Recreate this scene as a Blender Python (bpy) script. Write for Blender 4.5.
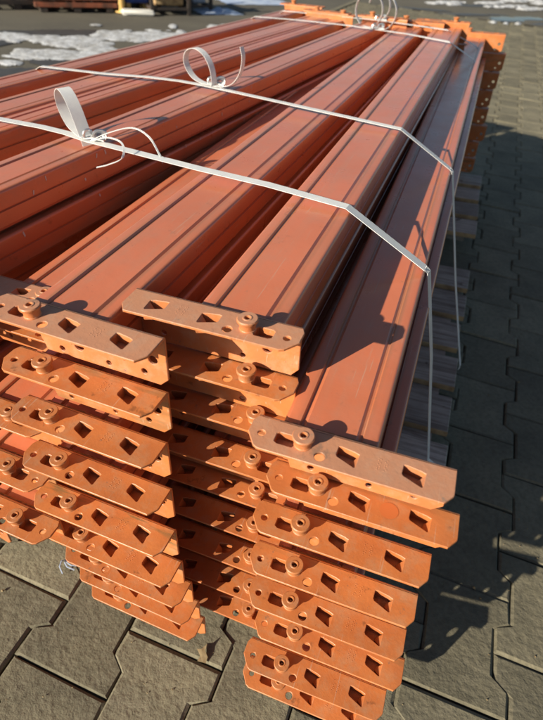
import bpy, bmesh, math, random
import numpy as np
from mathutils import Vector, Matrix, noise
random.seed(7)
sc = bpy.context.scene
for o in list(bpy.data.objects): bpy.data.objects.remove(o)
C = sc.collection

# ------------------------------------------------------------------ camera, sky, sun, exposure
CAM_H = 1.18
Mc = np.array([[0.93142,0.35610,0.07532],[0.29000,-0.60100,-0.74475],[-0.21994,0.71548,-0.66310]])   # rows: right, down, forward
def ortho():
    def R(p,t,r):
        cy,sy=math.cos(p),math.sin(p)
        f0=np.array([sy,cy,0]);rt=np.array([cy,-sy,0]);up=np.array([0,0,1.])
        f=math.cos(t)*f0-math.sin(t)*up; u=math.sin(t)*f0+math.cos(t)*up
        r2=math.cos(r)*rt+math.sin(r)*u; u2=-math.sin(r)*rt+math.cos(r)*u
        return np.array([r2,-u2,f])
    return R(-.299,.725,.1)
Mc = ortho()
cd = bpy.data.cameras.new('camera'); cam = bpy.data.objects.new('camera', cd); C.objects.link(cam)
mw = Matrix(((Mc[0][0],-Mc[1][0],-Mc[2][0],0),(Mc[0][1],-Mc[1][1],-Mc[2][1],0),(Mc[0][2],-Mc[1][2],-Mc[2][2],CAM_H),(0,0,0,1)))
cam.matrix_world = mw
cd.sensor_fit='VERTICAL'; cd.sensor_height=36; cd.lens=511/720*36; cd.clip_start=.02; cd.clip_end=500
cd.dof.use_dof=True; cd.dof.focus_distance=.80; cd.dof.aperture_fstop=5.2
sc.camera = cam
sc.render.resolution_x=772; sc.render.resolution_y=1024
# the bundle leans a few degrees on the sloping yard: frame of the bundle -> world
Fs = np.array([[0.94017827,0.23597819,-0.24572164],[0.34040233,-0.62142412,0.70566162],[0.0138234,-0.74709193,-0.66457698]])
Rw = Mc.T @ Fs.T
W = Matrix([list(map(float,Rw[i]))+[0] for i in range(3)]+[[0,0,0,1]])
W[2][3] = CAM_H
SUN = np.array([.099,.152,-.080]); sd = Vector(Rw@SUN).normalized()
ld = bpy.data.lights.new('sun','SUN'); lo = bpy.data.objects.new('sun',ld); C.objects.link(lo)
ld.energy=5.0; ld.angle=math.radians(.53); ld.color=(1,.90,.73)
lo.rotation_euler = sd.to_track_quat('-Z','Y').to_euler()
wd = bpy.data.worlds.new('World'); sc.world=wd; wd.use_nodes=True
wn=wd.node_tree; bg=wn.nodes['Background']
sky=wn.nodes.new('ShaderNodeTexSky'); sky.sky_type='NISHITA'; sky.sun_disc=False
sky.sun_elevation=math.asin(-sd.z); sky.sun_rotation=math.atan2(-sd.x,-sd.y)
sky.air_density=1.0; sky.dust_density=.6; sky.ozone_density=1.2
wn.links.new(sky.outputs[0],bg.inputs[0]); bg.inputs[1].default_value=.050
sc.view_settings.view_transform='Standard'; sc.view_settings.look='None'; sc.view_settings.exposure=.68; sc.view_settings.gamma=1; sc.cycles.diffuse_bounces=2

# ------------------------------------------------------------------ materials
def mat(name, base, rough=.5, spec=.5, metal=0, vary=None, nscale=8, rand=0, bump=0, bscale=200, dust=0, dustcol=(.5,.42,.33), dscale=30, rust=0, rough_var=0, coat=0, fine=0, streak=0, updust=0, rail=0, scratch=0, grain=0):
    m=bpy.data.materials.new(name); m.use_nodes=True; t=m.node_tree; N=t.nodes; L=t.links
    b=N['Principled BSDF']; b.inputs['Roughness'].default_value=rough; b.inputs['Metallic'].default_value=metal
    b.inputs['Specular IOR Level'].default_value=spec; b.inputs['Coat Weight'].default_value=coat; b.inputs['Coat Roughness'].default_value=.20; b.inputs['Coat IOR'].default_value=1.5
    tc=N.new('ShaderNodeTexCoord'); oi=N.new('ShaderNodeObjectInfo')
    add=N.new('ShaderNodeVectorMath'); add.operation='ADD'; L.new(tc.outputs['Object'],add.inputs[0])
    sc_=N.new('ShaderNodeVectorMath'); sc_.operation='SCALE'; sc_.inputs['Scale'].default_value=37.
    cx=N.new('ShaderNodeCombineXYZ'); 
    for k in range(3): L.new(oi.outputs['Random'],cx.inputs[k])
    L.new(cx.outputs[0],sc_.inputs[0]); L.new(sc_.outputs[0],add.inputs[1]); P=add.outputs[0]
    def noi(s,d=4,r=.55):
        n=N.new('ShaderNodeTexNoise'); n.inputs['Scale'].default_value=s; n.inputs['Detail'].default_value=d; n.inputs['Roughness'].default_value=r
        L.new(P,n.inputs['Vector']); return n.outputs['Fac']
    def ramp(s,a,b_,v0=0,v1=1):
        r=N.new('ShaderNodeMapRange'); r.inputs[1].default_value=a; r.inputs[2].default_value=b_; r.inputs[3].default_value=v0; r.inputs[4].default_value=v1; L.new(s,r.inputs[0]); return r.outputs[0]
    def mix(f,a,b_):
        x=N.new('ShaderNodeMix'); x.data_type='RGBA'
        if isinstance(f,float): x.inputs['Factor'].default_value=f
        else: L.new(f,x.inputs['Factor'])
        for s,v in ((6,a),(7,b_)):
            if isinstance(v,tuple): x.inputs[s].default_value=(*v,1)
            else: L.new(v,x.inputs[s])
        return x.outputs[2]
    col=base
    if vary: col=mix(ramp(noi(nscale),.35,.68),base,vary)
    if fine: col=mix(ramp(noi(bscale*1.3,3,.7),.4,.75,0,fine),col,(base[0]*.35,base[1]*.35,base[2]*.35))
    if dust: col=mix(ramp(noi(dscale,8,.65),.48,.75,0,dust),col,dustcol)
    if rust:
        col=mix(ramp(noi(26,6,.7),.62,.69,0,rust),col,(.10,.045,.02))
        col=mix(ramp(noi(90,3,.6),.68,.74,0,rust),col,(.16,.12,.09))
    if updust:
        ge=N.new('ShaderNodeNewGeometry'); sn=N.new('ShaderNodeSeparateXYZ'); L.new(ge.outputs['Normal'],sn.inputs[0])
        col=mix(ramp(sn.outputs['Z'],.4,.9,0,updust),col,(.46,.31,.23))
    if streak:
        mp=N.new('ShaderNodeMapping'); mp.inputs['Scale'].default_value=(14,90,60); L.new(P,mp.inputs[0])
        n=N.new('ShaderNodeTexNoise'); n.inputs['Scale'].default_value=1; n.inputs['Detail'].default_value=5; L.new(mp.outputs[0],n.inputs['Vector'])
        sx=N.new('ShaderNodeSeparateXYZ'); L.new(tc.outputs['Object'],sx.inputs[0])
        mu=N.new('ShaderNodeMath'); mu.operation='MULTIPLY'; L.new(ramp(n.outputs['Fac'],.50,.60,0,streak),mu.inputs[0]); L.new(ramp(sx.outputs['Y'],-.024,-.010),mu.inputs[1])
        m2=N.new('ShaderNodeMath'); m2.operation='MULTIPLY'; L.new(mu.outputs[0],m2.inputs[0]); L.new(ramp(oi.outputs['Random'],.5,.9),m2.inputs[1]); mu=m2
        col=mix(mu.outputs[0],col,(.17,.12,.05))
    if rail:
        # grime gathered along the two pressed grooves
        mp=N.new('ShaderNodeMapping'); mp.inputs['Scale'].default_value=(60,2.2,30); L.new(P,mp.inputs[0])
        n=N.new('ShaderNodeTexNoise'); n.inputs['Scale'].default_value=1; n.inputs['Detail'].default_value=6; L.new(mp.outputs[0],n.inputs['Vector'])
        sx=N.new('ShaderNodeSeparateXYZ'); L.new(tc.outputs['Object'],sx.inputs[0])
        ab=N.new('ShaderNodeMath'); ab.operation='ABSOLUTE'; L.new(sx.outputs['X'],ab.inputs[0])
        su=N.new('ShaderNodeMath'); su.operation='SUBTRACT'; L.new(ab.outputs[0],su.inputs[0]); su.inputs[1].default_value=.0375
        a2=N.new('ShaderNodeMath'); a2.operation='ABSOLUTE'; L.new(su.outputs[0],a2.inputs[0])
        mu=N.new('ShaderNodeMath'); mu.operation='MULTIPLY'; L.new(ramp(n.outputs['Fac'],.35,.65,.25*rail,rail),mu.inputs[0]); L.new(ramp(a2.outputs[0],.002,.008,1,0),mu.inputs[1])
        col=mix(mu.outputs[0],col,(.20,.12,.06))
        col=mix(ramp(n.outputs['Fac'],.45,.75,0,.22),col,(.42,.25,.16))
    if grain:
        mp=N.new('ShaderNodeMapping'); mp.inputs['Scale'].default_value=(5,95,60); L.new(P,mp.inputs[0])
        n=N.new('ShaderNodeTexNoise'); n.inputs['Scale'].default_value=1; n.inputs['Detail'].default_value=6; n.inputs['Distortion'].default_value=.8; L.new(mp.outputs[0],n.inputs['Vector'])
        col=mix(ramp(n.outputs['Fac'],.42,.7,0,grain),col,(.16,.12,.09))
        col=mix(ramp(noi(17,2,.5),.68,.72,0,.85),col,(.09,.06,.04))
    if scratch:
        for rz,sd_ in ((.5,1.),(-.9,3.)):
            mp=N.new('ShaderNodeMapping'); mp.inputs['Rotation'].default_value=(0,0,rz); mp.inputs['Scale'].default_value=(260,9,60); mp.inputs['Location'].default_value=(sd_,0,0); L.new(P,mp.inputs[0])
            n=N.new('ShaderNodeTexNoise'); n.inputs['Scale'].default_value=1; n.inputs['Detail'].default_value=2; L.new(mp.outputs[0],n.inputs['Vector'])
            col=mix(ramp(n.outputs['Fac'],.70,.76,0,scratch),col,(.52,.36,.26))
    if rand:
        h=N.new('ShaderNodeHueSaturation'); L.new(ramp(oi.outputs['Random'],0,1,1-rand,1+rand),h.inputs['Value'])
        if isinstance(col,tuple): h.inputs['Color'].default_value=(*col,1)
        else: L.new(col,h.inputs['Color'])
        col=h.outputs[0]
    if isinstance(col,tuple): b.inputs['Base Color'].default_value=(*col,1)
    else: L.new(col,b.inputs['Base Color'])
    if rough_var: L.new(ramp(noi(nscale*3,6,.6),.3,.7,rough-rough_var,rough+rough_var),b.inputs['Roughness'])
    if bump:
        bp=N.new('ShaderNodeBump'); bp.inputs['Strength'].default_value=1; bp.inputs['Distance'].default_value=bump
        L.new(noi(bscale,6,.62),bp.inputs['Height']); L.new(bp.outputs[0],b.inputs['Normal'])
    return m
M_beam=mat('beam_paint',(.67,.180,.078),.32,.5,coat=.55,updust=.08,rail=.6,scratch=.4,vary=(.58,.155,.062),nscale=5,rand=.07,dust=.30,dustcol=(.42,.24,.17),dscale=14,rough_var=.07,bump=.0003,bscale=60,rust=.25)
M_conn=mat('connector_paint',(.56,.185,.055),.45,.5,streak=.8,scratch=.5,vary=(.46,.145,.045),nscale=18,rand=.08,dust=.6,dustcol=(.42,.27,.16),dscale=34,rough_var=.08,bump=.0004,bscale=150,rust=.55)
M_connT=mat('weathered_connector_paint',(.58,.195,.065),.5,.5,updust=.42,scratch=.5,vary=(.50,.165,.06),nscale=22,dust=.5,dustcol=(.50,.33,.22),dscale=40,rough_var=.08,bump=.0004,bscale=150,rust=.7)
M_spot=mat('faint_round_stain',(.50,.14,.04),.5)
M_scuff=mat('pale_scuff',(.6,.55,.52),.6)
M_pin=mat('pin_paint',(.50,.18,.06),.45,.5,vary=(.42,.16,.06),nscale=60,dust=.5,dustcol=(.38,.28,.2),dscale=90,bump=.0004,bscale=200,rust=.4)
M_weld=mat('grimy_weld',(.20,.12,.06),.7,.4,vary=(.42,.17,.07),nscale=70,bump=.001,bscale=300)
M_bore=mat('bare_steel',(.45,.42,.38),.35,.5,1.0)
M_pav=mat('concrete_paver',(.24,.215,.145),.88,.3,vary=(.165,.15,.105),nscale=6,rand=.17,bump=.004,bscale=60,fine=.55,dust=.25,dustcol=(.30,.27,.2),dscale=25)
M_soil=mat('joint_soil',(.10,.08,.052),.95,.2,vary=(.05,.04,.028),nscale=30,bump=.004,bscale=80)
M_asph=mat('yard_asphalt',(.150,.137,.106),.9,.3,vary=(.12,.11,.088),nscale=1.6,bump=.003,bscale=60,fine=.4)
M_wood=mat('pallet_wood',(.52,.46,.38),.8,.3,vary=(.38,.33,.27),nscale=14,rand=.25,grain=.8,bump=.001,bscale=60,dust=.3,dustcol=(.36,.33,.3))
M_woodedge=mat('pallet_wood_edge',(.60,.42,.22),.8,.3,vary=(.3,.19,.10),nscale=20,bump=.001,bscale=90)
M_snow=mat('snow',(.76,.78,.81),.6,.4,vary=(.42,.42,.41),nscale=11,bump=.012,bscale=45,dust=.5,dustcol=(.25,.22,.18),dscale=22)
M_wet=mat('wet_puddle',(.04,.045,.05),.18,.35)
M_wetg=mat('damp_ground',(.085,.08,.07),.45,.5,vary=(.06,.055,.05),nscale=6)
M_strap=mat('strap_plastic',(.80,.80,.78),.35,.5,vary=(.70,.71,.72),nscale=40)
M_wire=mat('galvanised_wire',(.62,.64,.66),.35,.5,.9)
M_leaf=mat('dry_leaf',(.30,.23,.13),.8,.3,vary=(.18,.12,.06),nscale=90)
M_blue=mat('blue_plastic',(.02,.08,.40),.5,vary=(.015,.05,.25),nscale=12)
M_yel=mat('yellow_paint',(.75,.50,.16),.5,vary=(.6,.38,.12),nscale=9)
M_dark=mat('dark_steel',(.035,.03,.028),.6,vary=(.07,.05,.04),nscale=9)
M_rackred=mat('faded_orange_paint',(.33,.10,.05),.6,vary=(.10,.05,.035),nscale=8)
M_tarp=mat('pale_sheet',(.55,.62,.72),.5,vary=(.35,.45,.65),nscale=5)
M_white=mat('white_foam',(.8,.79,.74),.6)
t=M_strap.node_tree; b=t.nodes['Principled BSDF']; b.inputs['Subsurface Weight'].default_value=.25; b.inputs['Subsurface Radius'].default_value=(.004,.004,.004)
wv=t.nodes.new('ShaderNodeTexWave'); wv.bands_direction='DIAGONAL'; wv.inputs['Scale'].default_value=160; tcn=t.nodes.new('ShaderNodeTexCoord'); t.links.new(tcn.outputs['Object'],wv.inputs['Vector'])
bpn=t.nodes.new('ShaderNodeBump'); bpn.inputs['Distance'].default_value=.0003; t.links.new(wv.outputs['Fac'],bpn.inputs['Height']); t.links.new(bpn.outputs[0],b.inputs['Normal'])

# ------------------------------------------------------------------ object helpers
def tag(o,label=None,cat=None,group=None,kind=None):
    if label: o['label']=label
    if cat: o['category']=cat
    if group: o['group']=group
    if kind: o['kind']=kind
    return o
def link(name,data,parent=None,mw=None):
    o=bpy.data.objects.new(name,data); C.objects.link(o)
    if parent is not None: o.parent=parent
    if mw is not None: o.matrix_basis=mw
    return o
def mk(name,verts,faces,m,smooth=None):
    me=bpy.data.meshes.new(name); me.from_pydata([tuple(v) for v in verts],[],faces)
    me.materials.append(m); me.validate(); me.update()
    if smooth:
        me.polygons.foreach_set('use_smooth',[True]*len(me.polygons)); me.set_sharp_from_angle(angle=math.radians(smooth))
    return me
def frm(x,y,z,yaw=0,pitch=0,roll=0):          # a place in the bundle's frame -> world matrix
    return W @ Matrix.Translation((x,y,z)) @ Matrix.Rotation(-yaw,4,'Z') @ Matrix.Rotation(pitch,4,'X') @ Matrix.Rotation(roll,4,'Y')
class MB:
    def __init__(s): s.v=[]; s.f=[]
    def add(s,v,f):
        n=len(s.v); s.v+= [tuple(p) for p in v]; s.f+=[tuple(i+n for i in q) for q in f]; return s
    def box(s,x0,x1,y0,y1,z0,z1,M=None,bev=0):
        bm=bmesh.new(); bmesh.ops.create_cube(bm,size=1)
        for v in bm.verts: v.co=Vector(((x0+x1)/2+v.co.x*(x1-x0),(y0+y1)/2+v.co.y*(y1-y0),(z0+z1)/2+v.co.z*(z1-z0)))
        if bev: bmesh.ops.bevel(bm,geom=bm.edges[:],offset=bev,segments=1,affect='EDGES')
        if M is not None: bm.transform(M)
        bm.verts.index_update(); s.add([v.co[:] for v in bm.verts],[[v.index for v in f.verts] for f in bm.faces]); bm.free(); return s
    def tube(s,pts,r,n=8,closed=False):
        pts=[Vector(p) for p in pts]; rings=[]; prev=Vector((0.13,.2,1))
        for i,p in enumerate(pts):
            d=(pts[min(i+1,len(pts)-1)]-pts[max(i-1,0)]).normalized()
            a=prev-d*prev.dot(d)
            if a.length<1e-4: a=Vector((1,0,0))-d*d.x
            a.normalize(); b_=d.cross(a); prev=a
            rr=r[i] if isinstance(r,(list,tuple)) else r
            rings.append([p+(a*math.cos(6.2832*k/n)+b_*math.sin(6.2832*k/n))*rr for k in range(n)])
        v=[q for R_ in rings for q in R_]; f=[]
        for i in range(len(rings)-1):
            for k in range(n): f.append((i*n+k,i*n+(k+1)%n,(i+1)*n+(k+1)%n,(i+1)*n+k))
        f.append(tuple(range(n))[::-1]); f.append(tuple(range((len(rings)-1)*n,len(rings)*n))); s.add(v,f); return s
    def lathe(s,prof,n=20,c=(0,0,0)):
        v=[];f=[]
        for r,z in prof:
            for k in range(n): v.append((c[0]+r*math.cos(6.2832*k/n),c[1]+r*math.sin(6.2832*k/n),c[2]+z))
        for i in range(len(prof)-1):
            for k in range(n): f.append((i*n+k,i*n+(k+1)%n,(i+1)*n+(k+1)%n,(i+1)*n+k))
        if prof[-1][0]>1e-6: f.append(tuple(range((len(prof)-1)*n,len(prof)*n)))
        s.add(v,f); return s
    def mesh(s,name,m,smooth=None): return mk(name,s.v,s.f,m,smooth)
    def xf(s,M): s.v=[tuple(M@Vector(v)) for v in s.v]; return s

# ------------------------------------------------------------------ ground, pavers
def sheet(name,pts,z,m,kind='structure'):
    o=link(name,mk(name,[(x,y,z) for x,y in pts],[tuple(range(len(pts)))],m)); tag(o,kind=kind); return o
sheet('ground',[(-150,-150),(150,-150),(150,150),(-150,150)],-.030,M_soil)
PX0,PX1,PY1=-2.45,5.2,11.1
LP,WP,DL=.2582,.1885,.0165
OX,OY=.315,.7165
pav=link('paved_yard',None); tag(pav,kind='structure')
bed=mk('paving_bed',[(PX0,-1.6,-.013),(PX1,-1.6,-.013),(PX1,PY1,-.013),(PX0,PY1,-.013)],[(0,1,2,3)],M_soil)
link('paving_bed',bed,pav)
def asphalt():
    v=[];f=[]
    X=[-150,-60,-25,-14]+[PX0-.01-12+i*.25 for i in range(49)]
    # west field and the field beyond the pavers, gently uneven
    def grid(x0,x1,y0,y1,st):
        nx=int((x1-x0)/st)+1; ny=int((y1-y0)/st)+1; n=len(v)
        for j in range(ny+1):
            for i in range(nx+1):
                x=x0+(x1-x0)*i/nx; y=y0+(y1-y0)*j/ny
                v.append((x,y,-.012+.010*noise.noise(Vector((x*.7,y*.7,3)))))
        for j in range(ny):
            for i in range(nx): a=n+j*(nx+1)+i; f.append((a,a+1,a+nx+2,a+nx+1))
    grid(-16,PX0-.02,-1.6,20,.3); grid(PX0-.02,12,PY1+.02,20,.3)
    n=len(v); 
    for q in ([(-150,20),(150,20),(150,150),(-150,150)],[(-150,-150),(-16,-150),(-16,20),(-150,20)]):
        n=len(v); v.extend([(x,y,-.014) for x,y in q]); f.append((n,n+1,n+2,n+3))
    return mk('asphalt_yard',v,f,M_asph,60)
o=link('asphalt_yard',asphalt()); tag(o,kind='structure')
# concrete kerb strip between pavers and asphalt
kb=link('kerb_strip',MB().box(PX0-.10,PX0-.008,-1.6,PY1+.08,-.2,.004,bev=.006).mesh('kerb_strip',M_pav)); tag(kb,kind='structure')
def outline(g):
    w1=WP/2+DL-g; w0=WP/2-DL-g; h=LP/2-g; a=LP*.285; b_=LP*.205
    right=[(w1,-h),(w1,-a),(w0,-b_),(w0,b_),(w1,a),(w1,h)]
    return right+[(-x,-y) for x,y in right]
def paver_geo(seed):
    rg=random.Random(seed); j=lambda s:rg.uniform(-s,s)
    top=[(x+j(.0022),y+j(.0022),j(.0010)) for x,y in outline(.0068)]
    mid=[(x+j(.0016),y+j(.0016),-.0045+j(.0012)) for x,y in outline(.0019)]
    bot=[(x,y,-.026) for x,y in outline(.0019)]
    n=12; f=[tuple(range(n))]
    for r in range(2):
        for k in range(n): f.append((r*n+(k+1)%n,r*n+k,(r+1)*n+k,(r+1)*n+(k+1)%n))
    return top+mid+bot,f
PG=[paver_geo(i) for i in range(6)]
PM=[mk('paver',v,f,M_pav) for v,f in PG]
def inframe(x,y):
    p=np.array([x,y,-CAM_H]); c=Mc@p
    if c[2]<=.05: return None
    px=271.5+511*c[0]/c[2]; py=360+511*c[1]/c[2]
    return (px,py,c[2]) if -25<px<568 and -15<py<745 else None
cells=[]
for i in range(int((PX0-OX)/WP)-1,int((PX1-OX)/WP)+2):
    for jn in range(-10,44):
        x=OX+i*WP; y=OY+jn*LP+LP/2+(LP/2 if i%2 else 0)
        if x-WP/2-DL<PX0 or x>PX1 or y-LP/2<-1.6 or y+LP/2>PY1: continue
        q=inframe(x,y); hid=(-1.35<x<.09 and y>.62) or (x<-.35 and x>-1.6 and y>.55)
        cells.append((0 if (q and not hid) else 1,q[2] if q else 99,x,y))
cells.sort()
sv=[];sf=[]
rg=random.Random(3)
for k,(hid,d,x,y) in enumerate(cells):
    g=rg.randrange(6); dz=rg.uniform(-.003,.0015); tx=rg.uniform(-.008,.008); ty=rg.uniform(-.008,.008)
    Mx=Matrix.Translation((x+rg.uniform(-.0015,.0015),y+rg.uniform(-.0015,.0015),dz))@Matrix.Rotation(tx,4,'X')@Matrix.Rotation(ty,4,'Y')@Matrix.Rotation(math.pi*rg.randrange(2)+rg.uniform(-.006,.006),4,'Z')
    if k<300 and not hid: link('paver',PM[g],pav,Mx)
    else:
        n=len(sv); v,f=PG[g]; sv+=[tuple(Mx@Vector(p)) for p in v]; sf+=[tuple(i+n for i in q) for q in f]
o=link('paver_field',mk('paver_field',sv,sf,M_pav),pav); tag(o,kind='stuff')

# ------------------------------------------------------------------ snow and puddles (thin irregular sheets on the ground)
def blobs(name,ells,step,hmax,thr,m,label,cat,seed=0,nz=9.,kind='stuff',namp=1.0):
    xs=[e[0] for e in ells]; ys=[e[1] for e in ells]
    x0,x1,y0,y1=min(xs)-.6,max(xs)+.6,min(ys)-.9,max(ys)+.9
    nx=int((x1-x0)/step);ny=int((y1-y0)/step); H=np.full((ny+1,nx+1),-1.)
    inv=[]
    for e in ells:
        A=np.array([[e[2],e[4]],[e[3],e[5]]]); inv.append((e[0],e[1],np.linalg.inv(A)))
    for j in range(ny+1):
        for i in range(nx+1):
            x=x0+i*step;y=y0+j*step;b_=-9
            for ex,ey,A in inv:
                u=A@np.array([x-ex,y-ey]); b_=max(b_,1-u@u)
            if b_>-1.2:
                b_+=namp*(noise.noise(Vector((x*nz,y*nz,seed)))+.5*noise.noise(Vector((x*nz*2.3,y*nz*2.3,seed+5))))
            H[j,i]=b_
    idx={};v=[];f=[]
    def vid(j,i):
        if (j,i) not in idx:
            h=max(0,H[j,i]-thr); idx[(j,i)]=len(v); v.append((x0+i*step,y0+j*step,-.006+hmax*(1-math.exp(-3*h))+hmax*.3*noise.noise(Vector((i*.5,j*.5,1)))*min(1,3*h)))
        return idx[(j,i)]
    for j in range(ny):
        for i in range(nx):
            if sum(H[a,b_]>thr for a,b_ in ((j,i),(j,i+1),(j+1,i),(j+1,i+1)))>=2: f.append((vid(j,i),vid(j,i+1),vid(j+1,i+1),vid(j+1,i)))
    o=link(name,mk(name,v,f,m,60)); tag(o,label,cat,kind=kind); return o
SNL=[[-4.523,4.72,.143,.145,.159,-.181],[-4.242,4.867,.148,.149,.121,-.15],[-3.949,4.958,.243,.239,.17,-.228],[-3.812,5.516,.196,.2,.162,-.245],[-3.566,5.768,.22,.225,.156,-.26],[-3.708,4.413,.324,.296,.123,-.158],[-3.563,4.829,.153,.143,.087,-.126],[-3.839,3.893,.083,.073,.059,-.066],[-4.033,4.332,.076,.071,.053,-.062],[-3.662,6.459,.034,.037,.063,-.114],[-3.386,6.15,.042,.043,.07,-.13],[-3.305,6.802,.045,.049,.059,-.122],[-3.235,6.974,.028,.03,.044,-.095],[-3.19,7.121,.023,.026,.044,-.098],[-4.322,5.824,.046,.05,.035,-.049],[-4.9,4.35,.25,.2,.12,-.15]]
blobs('snow',SNL,.018,.008,-.05,M_snow,'broken patches of melting snow on the asphalt left of the beams','snow',1,7)
SNR=[[-1.081,12.706,.307,.414,.038,-.241],[-.263,13.704,.305,.408,.011,-.231],[.144,13.543,.423,.546,.006,-.2],[.575,13.621,.276,.347,-.002,-.243],[.327,15.162,.474,.656,.004,-.46],[-.883,12.68,.138,.182,.022,-.22],[.757,15.069,.175,.234,-.006,-.338],[1.6,14.9,.5,.3,0,-.4],[-.07,10.79,.062,.069,.007,-.148],[.137,10.892,.047,.052,.003,-.125],[.329,11.015,.04,.044,.001,-.102]]
blobs('snow',SNR,.03,.03,.05,M_snow,'long ragged snow bank and crumbs beyond the far edge of the pavers','snow',4,5)
PUD=[[.219,11.64,.571,.66,.007,-.30]]
blobs('puddle',PUD,.03,.0035,0,M_wet,'dark meltwater puddle at the far edge of the pavers','puddle',9,2.5,'structure')
DMP=[[-.488,11.45,.55,.55,.011,-.16],[-.47,13.0,.45,.526,.014,-.18],[-1.3,11.3,.5,.2,0,-.12],[1.2,11.7,.6,.3,0,-.25]]
blobs('damp_patch',DMP,.04,.002,0,M_wetg,'dark damp streaks on the asphalt beyond the pavers','damp ground',12,2.5,'structure')
DM2=[[-3.55,3.5,.35,.25,.2,-.28],[-3.3,4.3,.3,.3,.2,-.2],[-4.6,4.35,.3,.25,.15,-.2],[-4.35,5.2,.5,.5,.1,-.12]]
blobs('damp_patch',DM2,.04,.002,0,M_wetg,'dark meltwater stain between the snow patches left of the beams','damp ground',15,2.5,'structure')

# ------------------------------------------------------------------ rack bar meshes
T=.068
def beam_mesh(w,length):
    h=w/2; g=.023; r=.006
    top=[]
    for k in range(5):
        a=math.pi-(math.pi/2)*k/4; top.append((-h+r+r*math.cos(a),-r+r*math.sin(a)))
    top+=[(-h+g-.0025,0),(-h+g-.0005,-.0035),(-h+g+.0020,-.0035),(-h+g+.006,-.0008)]
    prof=top+[(-x,z) for x,z in top[::-1]]
    side=[(h,-.0308),(h-.0045,-.0318),(h-.0045,-.0352),(h-.0004,-.0366),(h-.0004,-.062)]
    bot=[(h-.004,-T),(-h+.004,-T)]
    prof=prof+side+bot+[(-x,z) for x,z in side[::-1]]
    n=len(prof); ys=np.linspace(0,length,9); v=[];f=[]
    for y in ys: v+=[(x,y,z) for x,z in prof]
    for i in range(len(ys)-1):
        for k in range(n): f.append((i*n+(k+1)%n,i*n+k,(i+1)*n+k,(i+1)*n+(k+1)%n))
    f.append(tuple(range(n))); f.append(tuple(range(8*n,9*n))[::-1])
    return mk('bar_tube',v,f,M_beam,28)
LC,DC,HC,TH=.24,.052,.078,.004
def flat_plate(outer,holes):
    cu=bpy.data.curves.new('p','CURVE'); cu.dimensions='2D'; cu.fill_mode='BOTH'; cu.extrude=TH/2-.0007; cu.bevel_depth=.0007; cu.bevel_resolution=0; cu.offset=-.0007
    for poly in [outer]+holes:
        s=cu.splines.new('POLY'); s.points.add(len(poly)-1)
        for p,q in zip(s.points,poly): p.co=(q[0],q[1],0,1)
        s.use_cyclic_u=True
    ob=bpy.data.objects.new('p',cu); C.objects.link(ob); dg=bpy.context.evaluated_depsgraph_get()
    me=bpy.data.meshes.new_from_object(ob.evaluated_get(dg)); 
    v=[tuple(x.co) for x in me.vertices]; f=[tuple(p.vertices) for p in me.polygons]
    bpy.data.objects.remove(ob); bpy.data.curves.remove(cu); bpy.data.meshes.remove(me); return v,f
def circ(x,y,r,n=14,sy=1): return [(x+r*math.cos(6.2832*k/n),y+sy*r*math.sin(6.2832*k/n)) for k in range(n)]
SL=((.108,.020),(.183,.020))
PIN=(.0675,.0285)
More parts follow.
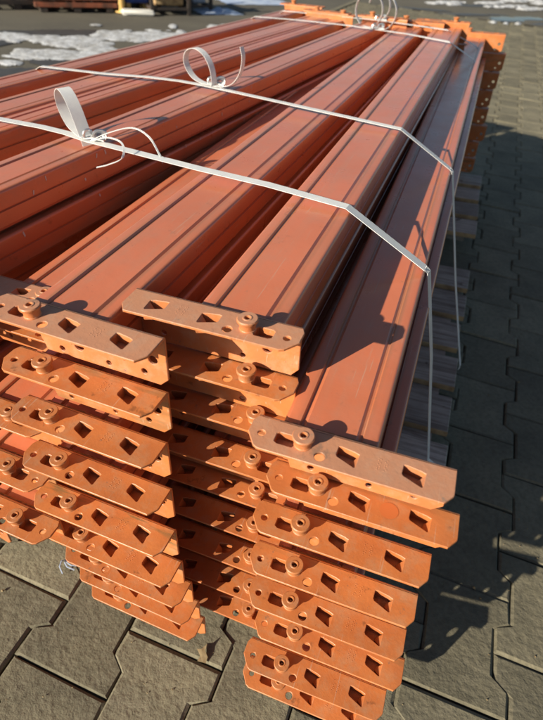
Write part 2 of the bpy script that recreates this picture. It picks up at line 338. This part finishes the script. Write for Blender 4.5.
def connector(full=False):
    mb=MB()
    # face plate lies flat on top, u to the right, v outwards (-y); left end tapers
    out=[(.004,-TH),(0,-.012),(0,-.031),(.013,-DC+.003),(.019,-DC),(LC-.010,-DC),(LC-.001,-DC+.012),(LC,-DC+.015),(LC,-TH)]
    holes=[circ(.0165,-.029,.0046,12),circ(.0905,-.039,.0062),
           [(.034,-.023),(.037,-.0205),(.056,-.0205),(.0585,-.024),(.0585,-.034),(.056,-.0375),(.038,-.0375),(.034,-.035)]]
    for x,v in SL: holes.append([(x,-v+.003),(x+.003,-v+.0035),(x+.019,-v+.001),(x+.0245,-v-.001),(x+.0235,-v-.019),(x+.022,-v-.020),(x+.001,-v-.0115),(x-.0005,-v-.009)])
    v,f=flat_plate(out,holes); mb.add([(x,y,z-TH/2) for x,y,z in v],f)
    # welded leg hangs down behind, chamfered lower corners, round holes
    o2=[(.006,-TH),(.006,-HC+.012),(.016,-HC),(.048,-HC),(LC-.012,-HC),(LC,-HC+.012),(LC,-TH)] if full else [(.030,-TH),(.032,-.028),(.038,-.044),(.048,-HC),(LC-.012,-HC),(LC,-HC+.012),(LC,-TH)]
    h2=[circ(LC-.020,-.040,.0068),circ(.205,-.063,.0045,10),circ(.150,-.068,.0042,10),circ(.105,-.055,.0075),circ(.075,-.068,.0045,10)]
    if full: h2=[circ(LC-.020,-.040,.0068),circ(.205,-.063,.0045,10),circ(.128,-.034,.0070),circ(.050,-.044,.0074),circ(.085,-.066,.0042,10)]
    v,f=flat_plate(o2,h2); mb.add([(x,-TH/2+z+.065*(y+TH),y) for x,y,z in v],f)
    # rounded fold
    n=5; vv=[];ff=[]
    for k in range(n):
        a=math.pi/2*k/(n-1)
        for x0 in (.005,LC-.0005): vv.append((x0,-TH+TH*math.sin(a),-TH+TH*math.cos(a)))
    for k in range(n-1): ff.append((2*k,2*k+1,2*k+3,2*k+2))
    vv+=[(.005,-TH,-TH),(LC-.0005,-TH,-TH)]
    ff.append(tuple([2*n]+[2*k for k in range(n)][::1])); ff.append(tuple([2*n+1]+[2*k+1 for k in range(n)][::-1]))
    mb.add(vv,ff)
    def shade_cup(poly,dep):
        # cup added to keep a slot in shade: walls just outside the cut, thin floor
        cx_=sum(p[0] for p in poly)/len(poly); cy_=sum(p[1] for p in poly)/len(poly); n=len(poly)
        o_=[(cx_+(p[0]-cx_)*1.03,cy_+(p[1]-cy_)*1.03) for p in poly]; i_=[(cx_+(p[0]-cx_)*1.16,cy_+(p[1]-cy_)*1.16) for p in poly]
        ra=sum(poly[k][0]*poly[(k+1)%n][1]-poly[(k+1)%n][0]*poly[k][1] for k in range(n))
        v=[(x,y,-TH+.0005) for x,y in o_]+[(x,y,-dep) for x,y in o_]+[(x,y,-TH+.0005) for x,y in i_]+[(x,y,-dep-.0012) for x,y in i_]
        f=[]
        for k in range(n):
            j=(k+1)%n; f.append((k,j,n+j,n+k)); f.append((2*n+j,2*n+k,3*n+k,3*n+j)); 
        f.append(tuple(range(n,2*n))[::-1]); f.append(tuple(range(3*n,4*n)))
        if ra<0: pass
        else: f=[q[::-1] for q in f]
        mb.add(v,f)
    # punched tongues pressed down in each slot
    for x,v_ in SL:
        a=(x+.0245,-v_-.003,-.0012); b_=(x+.0235,-v_-.0195,-.0012); c=(x+.0155,-v_-.0100,-.0115); d=(x+.0185,-v_-.0035,-.0115)
        vs=[a,b_,c,d]+[(p[0],p[1],p[2]-.0025) for p in (a,b_,c,d)]
        mb.add(vs,[(0,3,2,1),(4,5,6,7),(0,1,5,4),(1,2,6,5),(2,3,7,6),(3,0,4,7)])
        shade_cup([(x,-v_+.003),(x+.003,-v_+.0035),(x+.019,-v_+.001),(x+.0245,-v_-.001),(x+.0235,-v_-.019),(x+.022,-v_-.020),(x+.001,-v_-.0115),(x-.0005,-v_-.009)],.015)
    shade_cup([(.034,-.023),(.037,-.0205),(.056,-.0205),(.0585,-.024),(.0585,-.034),(.056,-.0375),(.038,-.0375),(.034,-.035)],.013)
    # dot-peened lot mark between the slots
    for q,(cx_,cy_) in enumerate([(a,b_) for a in range(4) for b_ in range(7)]):
        if (q*7+cx_*3)%5<3:
            px=.155+cx_*.0024+(.003 if cx_>1 else 0); py=-.018-cy_*.0026; r=.0007
            mb.add([(px-r,py-r,.0001),(px+r,py-r,.0001),(px+r,py+r,.0001),(px-r,py+r,.0001),(px,py,.0005)],[(0,1,4),(1,2,4),(2,3,4),(3,0,4)])
    mb.xf(Matrix.Translation((-.092,0,0))); return mb
base=connector(); base_full=connector(True)
pinb=MB().lathe([(.0108,-.003),(.0108,.0012),(.0102,.002),(.0102,.0098),(.0108,.0108),(.0128,.0112),(.0133,.0120),(.0133,.0145),(.0122,.0158),(.0062,.0158),(.0056,.0165),(.0042,.0165),(.0038,.0155),(.0038,.0080),(.00001,.0078)],26)
bore=MB().lathe([(.0030,.0079),(.0030,.0105),(.0010,.0120),(.00001,.0120)],12)
for m_ in (pinb,bore): m_.xf(Matrix.Translation((PIN[0]-.092,-PIN[1],0)))
def variant(mb,sx,sy):
    v=[(x*sx,y*sy,z) for x,y,z in mb.v]; f=mb.f if sx*sy>0 else [q[::-1] for q in mb.f]; return v,f
CM={}
for sx in (1,-1):
    for sy in (1,-1):
        CM[(sx,sy)]=(mk('end_connector',*variant(base if sx>0 else base_full,sx,sy),M_conn,25),mk('stud',*variant(pinb,sx,sy),M_pin,35),mk('stud_bore',*variant(bore,sx,sy),M_bore,35))
BM={}
def weld(w):
    rg=random.Random(8); pts=[]; n=int(w/.004); rad=[]
    for k in range(n+1):
        x=-w/2+.003+(w-.006)*k/n; gr=abs(abs(x)-(w/2-.022))<.003
        pts.append((x,.0025+rg.uniform(-.0006,.0006),-.0078-(.003 if gr else 0))); rad.append(rg.uniform(.0022,.0036))
    return MB().tube(pts,rad,6).mesh('weld_bead',M_weld,60)
WELD={round(w,3):weld(w) for w in (.12,.084,.10)}
def make_beam(label,sx,w,length,rise,top=False,mark=False):
    key=(sx,w,length,rise)
    root=link('rack_bar',None); tag(root,label,'rack bar')
    if (w,length) not in BM: BM[(w,length)]=beam_mesh(w,length)
    link('bar_tube',BM[(w,length)],root,Matrix.Translation((0,.0005,-.008)))
    link('weld_bead',WELD[round(w,3)],root)
    for sy,y,dz in ((1,0,0),(-1,length+.001,rise)):
        c,p,b_=CM[(sx,sy)]
        co=link('end_connector',c,root,Matrix.Translation((0,y,dz)))
        po=link('stud',p,co); link('stud_bore',b_,co)
        if top and sy==1:
            co.material_slots[0].link='OBJECT'; co.material_slots[0].material=M_connT
            po.material_slots[0].link='OBJECT'; po.material_slots[0].material=M_connT
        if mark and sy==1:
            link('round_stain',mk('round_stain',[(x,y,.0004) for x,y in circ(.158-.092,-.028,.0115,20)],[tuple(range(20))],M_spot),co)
    return root
ORD=['top','second','third','fourth','fifth','sixth','seventh','eighth','bottom']
def stack(rows,sx,w,length,yaw,desc,group,first,rise=.012):
    n=len(rows)
    for i,(x,y,z,dy) in enumerate(rows):
        if i==0: lab=first
        else:
            o_='lowest' if i==n-1 else ORD[i]
            lab=('orange rack bar, '+o_+(' in ' if i==n-1 else ' from the top of ')+desc)
        r=make_beam(lab,sx,w,length,rise,i==0,(i==1 and length==2.72)); r['group']=group
        r.matrix_world=frm(x,y,z,yaw+dy,0,random.uniform(-.004,.004))
G1='orange steel racking strapped in one bundle'
rr=random.Random(11); J=lambda s:rr.uniform(-s,s)
Rx=[.084,.107,.093,.094,.096,.110,.099,.097]; Ry=[.399,.401,.387,.369,.355,.345,.320,.316]
stack([(Rx[i]-.148,Ry[i],-.467-.081*i,J(.004)) for i in range(8)],1,.12,2.72,.002,'the right-hand column',G1,'orange rack bar on top of the right-hand column, half shaded by its neighbour')
Mx=[-.121,-.123,-.112,-.111,-.106,-.106,-.107,-.103,-.103]; My=[.482,.479,.482,.466,.468,.455,.439,.423,.413]
stack([(Mx[i]-.092,My[i],-.385-.081*i,J(.004)) for i in range(9)],-1,.12,2.30,.019,'the middle column',G1,'orange rack bar on top of the middle column, its stud near the right end')
Lx=[-.275,-.275,-.277,-.272,-.266,-.261,-.255,-.251,-.248]; Ly=[.410,.398,.380,.362,.344,.338,.343,.348,.352]
stack([(Lx[i]-.148,Ly[i],-.385-.081*i,J(.004)) for i in range(9)],1,.12,2.32,.036,'the front left column',G1,'orange rack bar on top of the front left column, blob of stud shadow on it')
Kx=[-.478,-.485,-.49,-.48,-.46,-.47,-.47,-.47]; Ky=[.53,.53,.40,.352,.312,.46,.46,.46]; Kz=[.463,.533,.603,.674,.7495,.83,.91,.99]
stack([(Kx[i]-.092,Ky[i],-Kz[i],J(.003)) for i in range(8)],-1,.12,2.30,.036,'the column cut by the left edge',G1,'orange rack bar in the slot at the left edge, bright sunlit strip of top face')
# splayed beams in the background left
stack([(-.848+J(.004)-(.045 if i>1 else 0),.40+J(.02),-.377-.081*i,J(.004)) for i in range(9)],1,.12,2.35,.151,'the splayed column under the wire buckle',G1,'splayed orange rack bar on top, carrying the nearest strap buckle')
stack([(-.967-.187*.78,.42+J(.02),-.379-.081*i,J(.003)) for i in range(8)],-1,.084,2.35,.187,'the narrow splayed column',G1,'narrow splayed orange bar on top, just left of the one with the buckle')
stack([(-1.07-.2*.70,.50+J(.02),-.376-.081*i,J(.003)) for i in range(8)],1,.12,2.30,.2,'the splayed column second from far left',G1,'splayed orange rack bar on top, second from the far left edge')
stack([(-1.28-.205*.85,.35+J(.02),-.377-.081*i,J(.003)) for i in range(8)],1,.10,2.62,.205,'the outermost left column',G1,'outermost left orange rack bar on top, beside the snow patches')

def scuffs():
    rg=random.Random(4); mb=MB()
    for k in range(16):
        y=rg.uniform(.28,1.3); z=-rg.choice([.02,.035,.055,.09,.10,.13]); l=rg.uniform(.004,.013); w=rg.uniform(.0015,.004); x=.0606
        a=rg.uniform(-.4,.4); q=[(-w/2,-l/2),(w/2,-l/2*.6),(w*.6,l/2),(-w*.4,l/2*.8)]
        mb.add([(x,y+u*math.cos(a)-v*math.sin(a),z+u*math.sin(a)+v*math.cos(a)) for u,v in q],[(0,1,2,3)])
    return mb.mesh('paint_scuffs',M_scuff)
gtop=[o for o in C.objects if o.get('label','').startswith('splayed orange rack bar on top, carrying')][0]
tag(link('paint_scuffs',scuffs(),gtop),kind='stuff')

# ------------------------------------------------------------------ pallets under the bundle
def pallet(y0,n,label,x0=-1.35,x1=.165):
    root=link('wooden_pallet',None); root.matrix_world=frm(0,0,0,0); tag(root,label,'pallet')
    for i in range(n):
        ya=y0+i*.197; z=-1.125
        x_=x1+random.uniform(-.006,.006)
        link('slat',MB().box(x0,x_,ya,ya+.147,z-.022,z,bev=.002).mesh('slat',M_wood),root)
        link('slat_edge',MB().box(x0,x_+.0006,ya-.0012,ya-.0002,z-.0205,z-.0015).mesh('slat_edge',M_woodedge),root)
    for xb in (x0+.06,(x0+x1)/2,x1-.09):
        link('bearer',MB().box(xb-.05,xb+.05,y0+.01,y0+.197*(n-1)+.13,-1.172,-1.148).mesh('bearer',M_wood),root)
pallet(.885,6,'weathered grey wooden pallet poking out under the right side of the beams')
pallet(2.35,4,'grey wooden pallet under the far end of the beams')

# ------------------------------------------------------------------ straps
def cr(P,n=8):
    P=[np.array(p,float) for p in P]; Q=[2*P[0]-P[1]]+P+[2*P[-1]-P[-2]]; out=[]
    for i in range(1,len(Q)-2):
        for k in range(n):
            t=k/n; out.append(.5*((2*Q[i])+(-Q[i-1]+Q[i+1])*t+(2*Q[i-1]-5*Q[i]+4*Q[i+1]-Q[i+2])*t*t+(-Q[i-1]+3*Q[i]-3*Q[i+1]+Q[i+2])*t**3))
    out.append(P[-1]); return out
def ribbon(pts,wid,wdir,th=.0009,dense=0):
    """flat band through pts; wdir = one direction or one per point"""
    mb=MB(); pts=[Vector(p) for p in pts]; n=len(pts); v=[];f=[]
    for i,p in enumerate(pts):
        d=(pts[min(i+1,n-1)]-pts[max(i-1,0)]).normalized()
        w=Vector(wdir[i]) if isinstance(wdir,list) else Vector(wdir)
        w=(w-d*w.dot(d)).normalized(); nn=d.cross(w)
        for a,b_ in ((-1,-1),(1,-1),(1,1),(-1,1)): v.append(p+w*(a*wid/2)+nn*(b_*th/2))
    for i in range(n-1):
        for k in range(4): f.append((i*4+k,i*4+(k+1)%4,i*4+4+(k+1)%4,i*4+4+k))
    f+= [(3,2,1,0),(4*n-4,4*n-3,4*n-2,4*n-1)]; mb.add(v,f); return mb
def strap(label,main,drop,curls,buckle,wid=.0200):
    root=link('strap',None); root.matrix_world=W.copy(); tag(root,label,'strap')
    w=[(0,1,0)]*len(main)
    link('band',ribbon(main+drop[:1],wid,(.05,1,0)).mesh('band',M_strap),root)
    link('band',ribbon(drop,wid*.5,(.5,1,0)).mesh('band',M_strap),root)
    for nm,P,wd_,ww in curls: link(nm,ribbon(cr(P),ww,wd_).mesh(nm,M_strap,40),root)
    if buckle:
        x,y,z=buckle; mb=MB()
        def loop(cx,cy,cz,rx,rz,ang,r=.0032):
            pts=[]
            for k in range(17):
                a=6.2832*k/16; u=rx*math.cos(a); pts.append((cx+u*math.cos(ang),cy+u*math.sin(ang)*1.0,cz+rz*math.sin(a)))
            mb.tube(pts,r,6)
        loop(x-.012,y+.004,z+.008,.009,.010,.9); loop(x+.016,y+.006,z+.010,.013,.010,.7); loop(x+.013,y+.008,z+.009,.010,.008,.6,.0045)
        mb.tube([(x-.022,y-.006,z+.002),(x,y,z+.005),(x+.03,y-.002,z+.003)],.0026,6)
        mb.tube([(x-.02,y+.008,z+.002),(x+.005,y+.007,z+.006),(x+.028,y+.009,z+.003)],.0024,6)
        link('wire_buckle',mb.mesh('wire_buckle',M_wire,40),root)
    return root
# nearest strap
def loopy(o,d,prof):   # o origin, d horizontal dir of the loop, prof list of (a,z)
    d=np.array(d)/np.linalg.norm(d); return [(o[0]+d[0]*a,o[1]+d[1]*a,o[2]+z) for a,z in prof]
A=[(-1.40,.975,-.400),(-1.34,.972,-.376),(-1.179,.962,-.3745),(-1.008,.958,-.374),(-.878,.946,-.373),(-.80,.928,-.371),(-.73,.911,-.373),(-.453,.867,-.3765),(-.309,.849,-.378),(-.155,.827,-.3845)]
A=[tuple(map(float,p)) for p in A]
cA=loopy((-.752,.925,-.368),(.86,-.5,0),[(.02,0),(-.01,.000),(-.052,.008),(-.080,.034),(-.082,.062),(-.062,.078),(-.038,.072),(-.016,.048),(.002,.012),(.018,-.024)])
tA1=[(-.72,.905,-.369),(-.68,.912,-.352),(-.63,.925,-.340),(-.58,.905,-.346),(-.545,.882,-.372)]
tA2=[(-.72,.903,-.369),(-.67,.898,-.356),(-.628,.880,-.357),(-.612,.850,-.372),(-.63,.828,-.380),(-.65,.815,-.384)]
strap('white plastic strap nearest the viewer, with a wide curled end beside its wire buckle',A,[(-.004,.817,-.4675),(.003,.822,-.476),(.05,.87,-.70),(.121,.939,-1.10),(.150,.945,-1.126)],
      [('curled_end',cA,(.50,.86,0),.027),('loose_tail',tA1,(.1,1,.2),.004),('loose_tail',tA2,(.1,1,.2),.004)],(-.722,.912,-.372))
Bp=[(-1.30,1.42,-.40),(-1.255,1.418,-.376),(-1.037,1.410,-.3745),(-.881,1.418,-.372),(-.78,1.414,-.372),(-.699,1.402,-.373),(-.399,1.328,-.3765),(-.135,1.277,-.3845)]
cB=loopy((-.70,1.408,-.368),(.95,-.3,0),[(.03,0),(-.01,0),(-.045,.012),(-.066,.042),(-.055,.070),(-.022,.080),(.010,.068),(.030,.040),(.034,.008),(.030,-.004)])
tB=loopy((-.665,1.395,-.370),(.95,-.3,0),[(0,.001),(.035,.004),(.070,.018),(.095,.045),(.105,.080),(.100,.105)])
strap('second white strap from the front, with a closed curl and an upright tail',Bp,[(-.006,1.300,-.4675),(.001,1.303,-.476),(.08,1.33,-.78),(.171,1.361,-1.10),(.172,1.37,-1.126)],
      [('curled_end',cB,(.35,.93,0),.019),('upright_tail',tB,(.3,.95,0),.014)],(-.672,1.41,-.372),.017)
Cp=[(-1.05,2.59,-.40),(-1.004,2.57,-.376),(-.786,2.555,-.3745),(-.555,2.515,-.3745),(-.30,2.44,-.3765),(-.128,2.391,-.3845)]
def ring(o,r,s,a0,a1,d=(1,-.25,0),n=9):
    return loopy(o,d,[(r*math.cos(math.radians(a0+(a1-a0)*k/n)),s+r*math.sin(math.radians(a0+(a1-a0)*k/n))) for k in range(n+1)])
strap('third white strap from the front, two open rings of strap end standing on it',Cp,[(-.028,2.56,-.4675),(-.018,2.565,-.478),(.006,2.60,-.78),(.012,2.64,-1.11)],
      [('curled_end',ring((-.475,2.50,-.372),.060,.058,-110,235),(.25,1,0),.014),('curled_end',ring((-.415,2.47,-.372),.060,.058,-95,120),(.25,1,0),.014)],(-.43,2.47,-.373),.017)
Dp=[(-1.0,2.88,-.40),(-.955,2.852,-.376),(-.72,2.82,-.3745),(-.60,2.62,-.374),(-.45,2.66,-.374),(-.3,2.66,-.3765),(-.16,2.64,-.3845)]
Dp=[(-.985,2.80,-.40),(-.945,2.79,-.3765),(-.477,2.69,-.372),(-.16,2.655,-.3845)]
strap('farthest white strap near the far end connectors',Dp,[(-.035,2.86,-.4675),(-.024,2.865,-.478),(.006,2.88,-.78),(.012,2.90,-1.11)],
      [('curled_end',ring((-.47,2.70,-.372),.05,.05,-90,170),(.3,1,0),.012)],(-.46,2.69,-.373),.016)

# ------------------------------------------------------------------ small litter
def leaf():
    v=[(0,0,0),(.006,.010,.006),(.004,.024,.012),(.010,.036,.020),(-.002,.030,.014),(-.010,.034,.010),(-.007,.018,.006),(-.014,.010,.003),(-.005,.004,.001)]
    v=[(x*1.1,y*.9,z*.45) for x,y,z in v]; v2=[(x,y,z+.0008) for x,y,z in v]; n=9
    f=[tuple(range(n))[::-1],tuple(range(n,2*n))]+[(k,(k+1)%n,(k+1)%n+n,k+n) for k in range(n)]
    return mk('dry_leaf',v+v2,f,M_leaf)
o=link('dry_leaf',leaf()); o.matrix_world=Matrix.Translation((-.178,.330,.002))@Matrix.Rotation(.7,4,'Z')@Matrix.Rotation(.10,4,'X'); tag(o,'small curled beige leaf lying on a paver joint','leaf')
mb=MB(); rg2=random.Random(5)
for k in range(5):
    a=rg2.uniform(0,6.28); p=[(0,0,.002)]
    for s in range(1,4): p.append((.012*s*math.cos(a+.4*s),.012*s*math.sin(a+.4*s),.004+.008*math.sin(s)))
    mb.tube(p,.0014,5)
o=link('plastic_scrap',mb.mesh('plastic_scrap',M_tarp,40)); o.matrix_world=Matrix.Translation((-.575,.405,.0)); tag(o,'frayed pale blue scrap of plastic cord on the paver by the stack','plastic scrap')
# grit on the pavers
gv=[];gf=[];rg3=random.Random(21)
for k in range(900):
    x=rg3.uniform(-1.0,1.3); y=rg3.uniform(.1,2.4); s=rg3.uniform(.0008,.0024) if rg3.random()<.93 else rg3.uniform(.003,.005); n=len(gv)
    a=rg3.uniform(0,3)
    q=[(math.cos(a)*s,math.sin(a)*s,0),(-math.sin(a)*s,math.cos(a)*s*.8,0),(-math.cos(a)*s,-math.sin(a)*s,0),(math.sin(a)*s,-math.cos(a)*s*.7,0),(0,0,s*.9)]
    gv+=[(x+p[0],y+p[1],.0005+p[2]) for p in q]; gf+=[(n,n+1,n+4),(n+1,n+2,n+4),(n+2,n+3,n+4),(n+3,n,n+4)]
o=link('grit',mk('grit',gv,gf,M_leaf)); tag(o,'loose grit scattered over the pavers in front','grit',kind='stuff')

# ------------------------------------------------------------------ things at the far left
def frame_pile(loc,rz,w,d,h,label,lev,mt):
    root=link('rack_frame_pile',None); root.matrix_world=Matrix.Translation(loc)@Matrix.Rotation(rz,4,'Z'); tag(root,label,'rack frames')
    for i in range(lev):
        z=.05+i*h
        for s in (-1,1): link('upright',MB().box(-w/2,w/2,s*d/2-.03,s*d/2+.03,z,z+.05,bev=.004).mesh('upright',mt),root)
        k=int(w/.22)
        for q in range(k+1):
            x=-w/2+.04+q*(w-.08)/k
            link('brace',MB().box(x-.014,x+.014,-d/2+.03,d/2-.03,z+.01,z+.035).mesh('brace',M_dark if q%2 else mt),root)
    for x in (-w/2+.1,0,w/2-.1): link('bearer',MB().box(x-.04,x+.04,-d/2-.02,d/2+.02,0,.05).mesh('bearer',M_dark),root)
AX=math.atan2(.6,.55)
frame_pile((-5.16,6.56,-.01),AX,1.0,.5,.075,'pile of dusty orange rack frames on dark bearers at the far left',6,M_rackred)
frame_pile((-5.72,6.12,-.01),AX+.1,.9,.45,.08,'dark steel frames stacked at the far left corner of the yard',4,M_dark)
frame_pile((-4.98,7.2,-.01),AX-.1,.8,.4,.09,'low dark steel frames behind the pale sheet at the far left',5,M_dark)
frame_pile((-5.62,6.75,-.01),AX+.3,.7,.5,.10,'rusty frame pile set askew behind the other frames',6,M_rackred)
def crate(loc,rz,w,d,h,label):
    root=link('machine_crate',None); root.matrix_world=Matrix.Translation(loc)@Matrix.Rotation(rz,4,'Z'); tag(root,label,'crate')
    for sx in (-1,1):
        for sy in (-1,1): link('post',MB().box(sx*w/2-.02,sx*w/2+.02,sy*d/2-.02,sy*d/2+.02,0,h).mesh('post',M_dark),root)
    for k in range(3):
        z=.06+k*h*.3
        for sy in (-1,1): link('rail',MB().box(-w/2+.02,w/2-.02,sy*d/2-.012,sy*d/2+.012,z,z+.03).mesh('rail',M_dark),root)
        for sx in (-1,1): link('rail',MB().box(sx*w/2-.012,sx*w/2+.012,-d/2+.02,d/2-.02,z,z+.03).mesh('rail',M_dark),root)
    link('load',MB().box(-w/2+.05,w/2-.05,-d/2+.05,d/2-.05,.10,h*.8,bev=.02).mesh('load',M_tarp if 'pale' in label else M_woodedge),root)
crate((-4.18,7.22,-.01),AX,.50,.36,.45,'dark steel cage crate with a tan load standing on the asphalt')
crate((-4.0,7.75,-.01),AX,.30,.3,.4,'small dark cage crate with a pale load behind the tan one')
crate((-4.42,7.62,-.01),AX+.2,.4,.34,.5,'dark steel cage crate with a tan load, half behind the blue tub')
root=link('blue_tub',None); root.matrix_world=Matrix.Translation((-4.60,7.12,-.01))@Matrix.Rotation(AX,4,'Z'); tag(root,'bright blue plastic tub on yellow feet at the far left','tub')
mb=MB(); 
bm=bmesh.new(); bmesh.ops.create_cube(bm,size=1)
for v in bm.verts: k=1 if v.co.z>0 else .88; v.co=Vector((v.co.x*.36*k,v.co.y*.30*k,.09+(v.co.z+.5)*.3))
bmesh.ops.bevel(bm,geom=bm.edges[:],offset=.02,segments=2,affect='EDGES'); bm.verts.index_update()
mb.add([v.co[:] for v in bm.verts],[[v.index for v in f.verts] for f in bm.faces]); bm.free()
link('tub_body',mb.mesh('tub_body',M_blue),root)
link('tub_rim',MB().box(-.2,.2,-.17,.17,.385,.41,bev=.005).mesh('tub_rim',M_blue),root)
for sx in (-1,1):
    for sy in (-1,1): link('foot',MB().box(sx*.12-.035,sx*.12+.035,sy*.09-.035,sy*.09+.035,0,.09,bev=.01).mesh('foot',M_yel),root)
root=link('yellow_post',None); root.matrix_world=Matrix.Translation((-4.60,6.80,-.01)); tag(root,'short yellow post with a base plate beside the blue tub','post')
link('post_shaft',MB().lathe([(.045,.02),(.045,.5),(.03,.52),(.001,.52)],16).mesh('post_shaft',M_yel,40),root)
link('base_plate',MB().box(-.07,.07,-.07,.07,0,.02,bev=.003).mesh('base_plate',M_yel),root)
mb=MB()
bm=bmesh.new(); bmesh.ops.create_cube(bm,size=1)
for v in bm.verts: v.co=Vector((v.co.x*.42,v.co.y*.15,.03+v.co.z*.06))
bmesh.ops.bevel(bm,geom=bm.edges[:],offset=.02,segments=3,affect='EDGES'); bm.verts.index_update()
mb.add([v.co[:] for v in bm.verts],[[v.index for v in f.verts] for f in bm.faces]); bm.free()
o=link('foam_slab',mb.mesh('foam_slab',M_white,40)); o.matrix_world=Matrix.Translation((-4.36,6.80,-.01))@Matrix.Rotation(AX-.15,4,'Z'); tag(o,'white foam slab lying on the asphalt in front of the blue tub','foam slab')
def tarp(loc,rz,w,d,label,seed):
    v=[];f=[];n=14
    for j in range(n+1):
        for i in range(n+1):
            x=(i/n-.5)*w*(1+.12*noise.noise(Vector((j*.6,seed,0)))); y=(j/n-.5)*d*(1+.2*noise.noise(Vector((i*.5,seed,4))))
            e=min(1,4*min(i,n-i,j,n-j)/n); v.append((x,y,.004+.05*e*(.6+noise.noise(Vector((x*9,y*9,seed))))))
    for j in range(n):
        for i in range(n): a=j*(n+1)+i; f.append((a,a+1,a+n+2,a+n+1))
    o=link('plastic_sheet',mk('plastic_sheet',v,f,M_tarp,50)); o.matrix_world=Matrix.Translation(loc)@Matrix.Rotation(rz,4,'Z'); tag(o,label,'plastic sheet')
tarp((-3.72,7.85,-.008),AX,.62,.40,'crumpled pale blue plastic sheet on the asphalt right of the crates',3)
tarp((-4.98,7.0,-.008),AX,.45,.22,'flat pale blue plastic sheet between the orange frames and the yellow post',8)
tarp((-3.75,9.3,-.008),AX,1.2,.6,'blue plastic sheet far behind the left beams, at the top edge',13)
